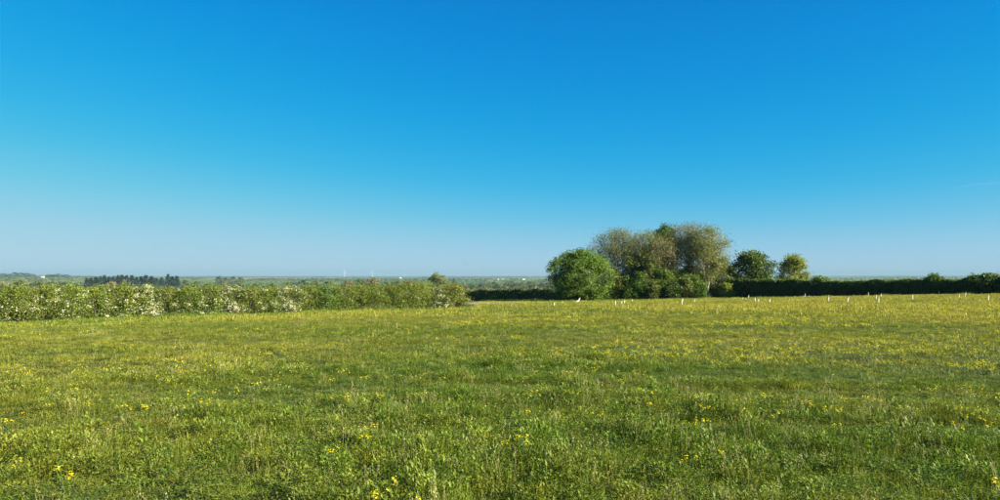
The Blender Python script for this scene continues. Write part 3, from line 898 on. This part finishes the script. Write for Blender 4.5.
def turbine(px, ty, d, rot, label):
    p = stand(px, d); tot = th(px, ty, d); hub = tot * .68; bl = tot * .34
    e = empty('wind_turbine', p); tag(e, label, 'wind turbine')
    mb = MB(); tube(mb, [(0, 0, -1), (0, 0, hub * .5), (0, 0, hub)], [1.9, 1.5, 1.1], 10)
    obj('tower', mb.mesh('tower', [M['turbine']], True), e)
    mb = MB(); box(mb, (0, 1.5, hub + .8), (3.4, 8.0, 3.4)); tube(mb, [(0, -2.4, hub + .8), (0, -4.5, hub + .8)], [1.6, .6], 8)
    obj('nacelle', mb.mesh('nacelle', [M['turbine']]), e)
    for k in range(3):
        a = R(rot + 120 * k); dx, dz = math.sin(a), math.cos(a)
        mb = MB(); tube(mb, [(dx * 1, -3.4, hub + .8 + dz * 1), (dx * bl * .25, -3.4, hub + .8 + dz * bl * .25), (dx * bl, -3.4, hub + .8 + dz * bl)], [.9, 1.2, .4], 6)
        obj('blade', mb.mesh('blade', [M['turbine']], True), e)


turbine(344.5, 269.0, 6200, 2, 'white wind turbine with a blade pointing straight up on the horizon')
turbine(372.3, 269.8, 6400, 38, 'white wind turbine with two blades raised on the horizon')
turbine(404.5, 274.0, 8800, 10, 'tiny faint wind turbine standing low on the far horizon')

bp = pix(466.3, 264.3, 120)
e = empty('bird', bp, .5); tag(e, 'small dark bird flying over the valley', 'bird')
mb = MB()
tube(mb, [(0, -.14, 0), (0, -.08, .0), (0, .02, .005), (0, .1, 0), (0, .2, 0)], [.012, .035, .045, .03, .006], 7)
obj('body', mb.mesh('body', [M['feather']], True), e)
for s in (-1, 1):
    mb = MB(); mb.add([(s * .02, -.05, .02), (s * .02, .06, .02), (s * .16, .07, .07), (s * .30, .0, .05), (s * .16, -.04, .075)], [(0, 1, 2, 4)]); mb.add([(s * .16, .07, .07), (s * .30, .02, .05), (s * .16, -.04, .075), (s * .16, .015, .085)], [(0, 1, 3), (1, 2, 3)])
    obj('wing', mb.mesh('wing', [M['feather']]), e)

# a faint vapour trail high in the sky
tm, tnt, tout = new_mat('vapour')
td = tnt.nodes.new('ShaderNodeBsdfDiffuse'); td.inputs['Color'].default_value = (.9, .9, .9, 1)
tt = tnt.nodes.new('ShaderNodeBsdfTransparent'); tx = tnt.nodes.new('ShaderNodeMixShader'); tx.inputs['Fac'].default_value = .012
tnt.links.new(tt.outputs[0], tx.inputs[1]); tnt.links.new(td.outputs[0], tx.inputs[2]); tnt.links.new(tx.outputs[0], tout.inputs['Surface'])
mb = MB()
tp_ = [pix(a, b, 18000) for a, b in ((952, 188), (965, 186), (980, 184), (1000, 182.5), (1030, 181.5), (1080, 181))]
tube(mb, tp_, [4, 18, 30, 34, 38, 40], 10)
tag(obj('vapour_trail', mb.mesh('vapour_trail', [tm], True)), 'faint thin white vapour trail in the blue sky', 'vapour trail')

# ------------------------------------------------------------------ meadow grass
def blades(mb, g, n, foot, h, w, lean=.35, mat=0, seg=3, shade=None):
    a = g.uniform(0, 6.28, n); r = foot * np.sqrt(g.uniform(0, 1, n))
    B = np.column_stack([np.cos(a) * r, np.sin(a) * r, np.full(n, -.01)])
    d = g.uniform(0, 6.28, n); D = np.column_stack([np.cos(d), np.sin(d), np.zeros(n)])
    S = np.column_stack([-np.sin(d), np.cos(d), np.zeros(n)])
    q = g.uniform(0, 6.28, n); S = unit(np.column_stack([np.cos(q), np.sin(q), np.zeros(n)]))
    H = h * g.uniform(.45, 1.15, n); k = np.abs(g.normal(0, lean, n)); Wd = w * g.uniform(.6, 1.3, n)
    V = []
    for i in range(seg + 1):
        t = i / seg
        c = B + np.array([0, 0, 1.0]) * (H * t * (1 - .35 * np.minimum(k, 1.2) * t))[:, None] + D * (H * k * t * t)[:, None]
        ww = (Wd * (1 - t ** 1.6) * .5)[:, None]
        if i < seg: V += [c - S * ww, c + S * ww]
        else: V += [c]
    m = 2 * seg + 1
    V = np.stack(V, 1).reshape(-1, 3)
    base = np.arange(n) * m
    sh = np.repeat(g.uniform(0, 1, n) if shade is None else shade, m)
    Q = np.concatenate([np.stack([base + 2 * i, base + 2 * i + 1, base + 2 * i + 3, base + 2 * i + 2], 1) for i in range(seg - 1)])
    T = np.stack([base + 2 * seg - 2, base + 2 * seg - 1, base + 2 * seg], 1)
    n0 = mb.n
    mb.add(V, Q, mat, sh)
    mb.f[3].append(T + n0); mb.m[3].append(np.full(len(T), mat, int))


def broad_leaves(mb, g, n, foot, h, L, wd, mat=0):
    a = g.uniform(0, 6.28, n); r = foot * np.sqrt(g.uniform(0, 1, n))
    B = np.column_stack([np.cos(a) * r, np.sin(a) * r, g.uniform(.15, 1, n) * h])
    el = g.uniform(-.2, 1.0, n); az = a + g.normal(0, .8, n)
    D = np.column_stack([np.cos(az) * np.cos(el), np.sin(az) * np.cos(el), np.sin(el)])
    S = unit(np.cross(D, np.array([0, 0, 1.0]))); U = np.cross(S, D)
    Ls = (L * g.uniform(.6, 1.3, n))[:, None]; Ws = Ls * wd
    p0 = B; p1 = B + D * Ls * .45 + U * Ls * .05; p2 = B + D * Ls - U * Ls * .12
    V = np.stack([p0, p1 - S * Ws * .5 + U * Ws * .12, p1, p1 + S * Ws * .5 + U * Ws * .12, p2], 1).reshape(-1, 3)
    k = np.arange(n) * 5
    sh = np.repeat(g.uniform(0, 1, n), 5)
    T = np.concatenate([np.stack([k, k + 2, k + 1], 1), np.stack([k, k + 3, k + 2], 1), np.stack([k + 1, k + 2, k + 4], 1), np.stack([k + 2, k + 3, k + 4], 1)])
    mb.add(V, T, mat, sh)


def seed_stems(mb, g, n, foot, h, w=.004, mat=0, head=.05):
    for i in range(n):
        a = g.uniform(0, 6.28); r = foot * math.sqrt(g.uniform()); x, y = math.cos(a) * r, math.sin(a) * r
        lx, ly = g.normal(0, .22, 2) * h; hh = h * g.uniform(.7, 1.15); s = g.uniform()
        tip = np.array([x + lx, y + ly, hh]); md = np.array([x + lx * .35, y + ly * .35, hh * .55])
        tube(mb, [(x, y, 0), md, tip], [w * .5, w * .45, w * .35], 3, mat, s, cap=False)
        P = tip - (tip - md) * g.uniform(-.12, .3, (6, 1)) + g.normal(0, .006, (6, 3))
        leaf_cards(mb, P, head * .5, None, aspect=.45, mat=mat, shade=np.full(6, s), g=g)


gp_ = np.random.default_rng(17)
KIND = []
for i in range(5):                                   # 0-4 fine near tufts
    mb = MB(); blades(mb, gp_, 75, .13, .070 + .014 * i, .0050, .95); KIND.append(mb.mesh('tuft', [M['blade']]))
for i in range(3):                                   # 5-7 leafy weeds, vetch and clover
    mb = MB(); broad_leaves(mb, gp_, 150, .14, .085, .016 + .005 * i, .6); blades(mb, gp_, 14, .1, .13, .005, .6, mat=1); KIND.append(mb.mesh('weeds', [M['weed'], M['blade']]))
for i in range(2):                                   # 8-9 seeding stems
    mb = MB(); seed_stems(mb, gp_, 7, .14, .15, w=.0025, mat=0, head=.022); blades(mb, gp_, 24, .1, .14, .005, .5, mat=1); KIND.append(mb.mesh('seeding', [M['straw'], M['blade']]))
for i in range(3):                                   # 10-12 middle distance tufts
    mb = MB(); blades(mb, gp_, 66, .22, .100, .010, .9, seg=2); KIND.append(mb.mesh('tuft_b', [M['blade']]))
mb = MB(); broad_leaves(mb, gp_, 140, .23, .09, .028, .6); KIND.append(mb.mesh('weeds_b', [M['weed']]))      # 13
mb = MB(); seed_stems(mb, gp_, 8, .24, .15, w=.005, head=.035); KIND.append(mb.mesh('seeding_b', [M['straw']]))   # 14
for i in range(3):                                   # 15-17 far tufts
    mb = MB(); blades(mb, gp_, 60, .5, .15, .026, .7, seg=2); KIND.append(mb.mesh('tuft_c', [M['blade']]))
mb = MB(); blades(mb, gp_, 60, .45, .55, .022, .4, seg=2); KIND.append(mb.mesh('dry_tuft', [M['dry']]))          # 18


def wedge(n, r0, r1, half=.86):
    r = np.sqrt(gp_.uniform(r0 * r0, r1 * r1, n)); a = gp_.uniform(-half, half, n)
    return np.sin(a) * r, np.cos(a) * r


def in_field(x, y):
    s1 = (x - HA[0]) * HN[0] + (y - HA[1]) * HN[1] > .5           # this side of the flowering hedge
    s1 |= (x > HB[0] + 1.5)
    t = unit((RB - RA)[:2]); n_ = np.array([t[1], -t[0]])
    s2 = ((x - RA[0]) * n_[0] + (y - RA[1]) * n_[1] > 1.0) | (x < RA[0])
    s3 = y < np.interp(x, [-10, 0, 8, 14, 34], [100, 118, 110, 104, 102])
    return s1 & s2 & s3


def hedge_near(x, y):
    d = np.abs((x - HA[0]) * HN[0] + (y - HA[1]) * HN[1])
    return (1 - smooth(1.5, 5.5, d)) * (x < HB[0] + 1)


def height_field(x, y):
    """how high the sward stands: hummocks, flattened streaks and old wheel lines"""
    a = vnoise(x, y, .55, 4); b = vnoise(x, y, 1.8, 5)
    c = vnoise(x * .22 + y * .10, y, 1.1, 6)
    q = vnoise(x * .12 - y * .03, y, .8, 9)
    a2 = vnoise(x, y, .3, 14)
    s = .30 + .85 * a * a + .55 * a2 * a2 + .6 * (b - .45) + .8 * (c - .5) + 1.1 * np.maximum(0, a - .62) * b
    q2 = vnoise(x * .07 + y * .02, y, 2.0, 15); q3 = vnoise(x * .05 - y * .01, y, 5.0, 16)
    s *= (1 - .6 * smooth(.62, .76, q)) * (1 - .5 * smooth(.60, .72, q2) * smooth(8, 18, np.hypot(x, y))) * (.8 + .5 * q3)
    near_ = 1 - smooth(10, 20, np.hypot(x, y))
    return np.clip(s * 1.2, .24 + .16 * near_, 2.3)


def yellowness(x, y):
    d = np.hypot(x, y)
    t = .24 + .55 * (vnoise(x, y, 7, 7) - .5) + .5 * (vnoise(x * .35, y, 3.0, 8) - .5) + .38 * smooth(-10, 22, x) + .24 * smooth(8, 40, d) - .35 * smooth(.60, .72, vnoise(x * .07 + y * .02, y, 2.0, 15))
    t -= .95 * hedge_near(x, y) + .45 * smooth(76, 90, y)
    return t


GP = []; GI = []; GS = []; GT = []


def sow(n, r0, r1, kinds, probs, smin, smax, flat=False):
    x, y = wedge(n, r0, r1)
    ok = in_field(x, y); x, y = x[ok], y[ok]
    hf = height_field(x, y)
    k = gp_.choice(kinds, len(x), p=probs)
    s = gp_.uniform(smin, smax, len(x))
    GP.append(np.column_stack([x, y, ground_z(x, y)])); GI.append(k)
    GS.append(np.column_stack([s, s, s * hf])); GT.append(np.clip(yellowness(x, y) + gp_.normal(0, .2, len(x)), 0, 1))


sow(17000, 2.6, 14, [0, 1, 2, 3, 4, 5, 6, 7, 8, 9], [.10, .10, .10, .08, .07, .20, .18, .13, .02, .02], .7, 1.25)
sow(34000, 13, 38, [10, 11, 12, 13, 14], [.22, .22, .20, .335, .025], .7, 1.2)
sow(56000, 36, 122, [15, 16, 17], [.34, .33, .33], .8, 1.3)
# pale dry grass on the crest beyond the hedge end
x = gp_.uniform(-3.6, 2.2, 150); y = gp_.uniform(73, 80, 150)
GP.append(np.column_stack([x, y, ground_z(x, y)])); GI.append(np.full(150, 18)); s = gp_.uniform(.3, .6, 150); GS.append(np.column_stack([s, s, s])); GT.append(gp_.uniform(0, 1, 150))
P_ = np.concatenate(GP); n = len(P_)
grass = gn_scatter('meadow_grass', P_, np.column_stack([gp_.normal(0, .08, n), gp_.normal(0, .08, n), gp_.uniform(0, 6.28, n)]), np.concatenate(GS), np.concatenate(GI), np.concatenate(GT), KIND)
tag(grass, 'rough green meadow grass and weeds covering the field', 'grass', kind='stuff')

# ------------------------------------------------------------------ yellow flowers
def flower_head(g, petal=.009, n=6):
    mb = MB()
    for i in range(n):
        c = g.normal(0, 1, 3) * np.array([.009, .009, .011])
        up = unit(np.array([c[0] * 20, c[1] * 20, .8]))
        s = unit(np.cross(up, np.array([.3, .7, .1]))); t = np.cross(up, s)
        for k in range(4):
            a = k * math.pi / 2 + i; d = s * math.cos(a) + t * math.sin(a); e_ = np.cross(up, d)
            mb.add([c, c + d * petal * .7 + e_ * petal * .5 + up * .002, c + d * petal * 1.25 + up * .004, c + d * petal * .7 - e_ * petal * .5 + up * .002], [(0, 1, 2, 3)], 0, g.uniform())
    return mb.mesh('flower', [M['petal']])


def flower_stem(g, tips, H):
    mb = MB()
    f = np.array([0, 0, H * .35])
    tube(mb, [(0, 0, -.03), f, f + np.array([0, 0, H * .15])], [.004, .0035, .003], 4, 0, .5)
    for t in tips:
        tube(mb, [f, (f + t) / 2 + np.array([0, 0, .02]), t], [.003, .0025, .002], 3, 0, g.uniform(), cap=False)
    n0 = 9
    broad_leaves(mb, g, n0, .03, H * .6, .07, .35)
    return mb.mesh('stem', [M['stalk']])


gf = np.random.default_rng(41)
HEADS = [flower_head(gf) for _ in range(5)]
PLANTS = []
for i in range(7):
    H = gf.uniform(.16, .26); nh = int(gf.integers(2, 5))
    tips = np.array([[gf.normal(0, .05), gf.normal(0, .05), H * gf.uniform(.78, 1.05)] for _ in range(nh)])
    PLANTS.append((flower_stem(gf, tips, H), tips))


def one_mesh_plant(i, petal=.02, k=5):
    g = np.random.default_rng(500 + i); H = g.uniform(.15, .24); mb = MB()
    for j in range(k):
        t = np.array([g.normal(0, .07), g.normal(0, .07), H * g.uniform(.7, 1.05)])
        tube(mb, [(0, 0, 0), (t[0] * .4, t[1] * .4, t[2] * .5), t], [.004, .003, .002], 3, 0, .5, cap=False)
        leaf_cards(mb, t + g.normal(0, 1, (7, 3)) * np.array([.016, .016, .013]), petal, np.array([[0, 0, 1.0]] * 7), .5, aspect=.9, mat=1, g=g)
    return mb.mesh('yellow_flower', [M['stalk'], M['petal']])


MIDP = [one_mesh_plant(i, .013, 3) for i in range(5)]
FARP = [one_mesh_plant(20 + i, .017, 4) for i in range(5)]


def flower_density(x, y):
    d = np.hypot(x, y)
    p = smooth(.46, .74, vnoise(x, y, 2.6, 11) * .6 + vnoise(x * .5, y, 1.3, 12) * .4)
    side = .12 + .88 * smooth(-8, 8, x + .04 * y)
    near = .22 + .78 * smooth(8, 17, d)
    fade = 1 - .93 * smooth(16, 36, d)
    return p * side * near * fade * (1 - hedge_near(x, y))


x, y = wedge(90000, 4.2, 95, .80)
ok = in_field(x, y) & (gp_.uniform(0, 1, len(x)) < np.minimum(1, flower_density(x, y) * 1.35))
x, y = x[ok], y[ok]
r = np.hypot(x, y)
# those that show largest are plants of their own; near the camera thin them so that single plants read
xn, yn = wedge(1900, 4.6, 15, .68)
okn = (gp_.uniform(0, 1, len(xn)) < .04 + 1.1 * flower_density(xn, yn))
xn, yn = xn[okn], yn[okn]
o_ = np.argsort(np.hypot(xn, yn))[:290]
xn, yn = xn[o_], yn[o_]
rmax = np.hypot(xn, yn).max()
for i in range(len(xn)):
    z = gz(xn[i], yn[i]); d = math.hypot(xn[i], yn[i])
    if d < 9.5:
        st, tips = PLANTS[i % 7]
        e = empty('yellow_flower', (xn[i], yn[i], z), gf.uniform(0, 6.28), (1,) * 3)
        k = gf.uniform(.8, 1.1); e.scale = (k, k, k)
        obj('stem', st, e)
        for t in tips: obj('flower', HEADS[int(gf.integers(5))], e, loc=t, rot=(0, 0, gf.uniform(0, 6.28)))
    else:
        e = obj('yellow_flower', MIDP[i % 5], loc=(xn[i], yn[i], z), rot=(0, 0, gf.uniform(0, 6.28)))
        k = gf.uniform(.8, 1.15); e.scale = (k, k, k)
    tag(e, 'yellow flowering weed on a thin stalk in the near meadow grass', 'flower', 'yellow flowers scattered through the near grass')
ok = r > rmax * .96
x, y = x[ok], y[ok]; r = r[ok]; n = len(x)
s = gp_.uniform(.75, 1.2, n)
far_fl = gn_scatter('yellow_flowers', np.column_stack([x, y, ground_z(x, y)]), np.column_stack([np.zeros(n), np.zeros(n), gp_.uniform(0, 6.28, n)]), np.column_stack([s, s, s]),
                    np.where(r < 26, gp_.integers(0, 5, n), 5 + gp_.integers(0, 5, n)), np.zeros(n), MIDP + FARP)
tag(far_fl, 'drifts of yellow flowers spread through the farther meadow', 'flowers', kind='stuff')
print('grass', len(P_), 'flowers', len(xn), rmax, 'far flowers', n)

# broad-leaved weeds in the near grass
WEED = []
for i in range(4):
    mb = MB(); broad_leaves(mb, gf, 14, .03, .06, .062, .42); WEED.append(mb.mesh('broadleaf_weed', [M['weed']]))
xw, yw = wedge(110, 4.6, 15, .68)
for i in range(len(xw)):
    k = gf.uniform(.7, 1.15)
    o_ = obj('broadleaf_weed', WEED[i % 4], loc=(xw[i], yw[i], gz(xw[i], yw[i]) + .03), rot=(0, 0, gf.uniform(0, 6.28)), scale=(k, k, k))
    tag(o_, 'broad-leaved green weed rosette growing in the near meadow grass', 'weed', 'broad-leaved weeds in the near grass')

# ------------------------------------------------------------------ haze
hm, hnt, hout = new_mat('haze')
pv = hnt.nodes.new('ShaderNodeVolumePrincipled')
pv.inputs['Color'].default_value = (.23, .375, .46, 1)
pv.inputs['Density'].default_value = 1.0e-4
pv.inputs['Anisotropy'].default_value = 0.0
hnt.links.new(pv.outputs[0], hout.inputs['Volume'])
mb = MB(); box(mb, (0, 0, 5), (25400, 25400, 134))
tag(obj('haze', mb.mesh('haze', [hm])), 'thin blue haze over the valley', 'haze', kind='stuff')
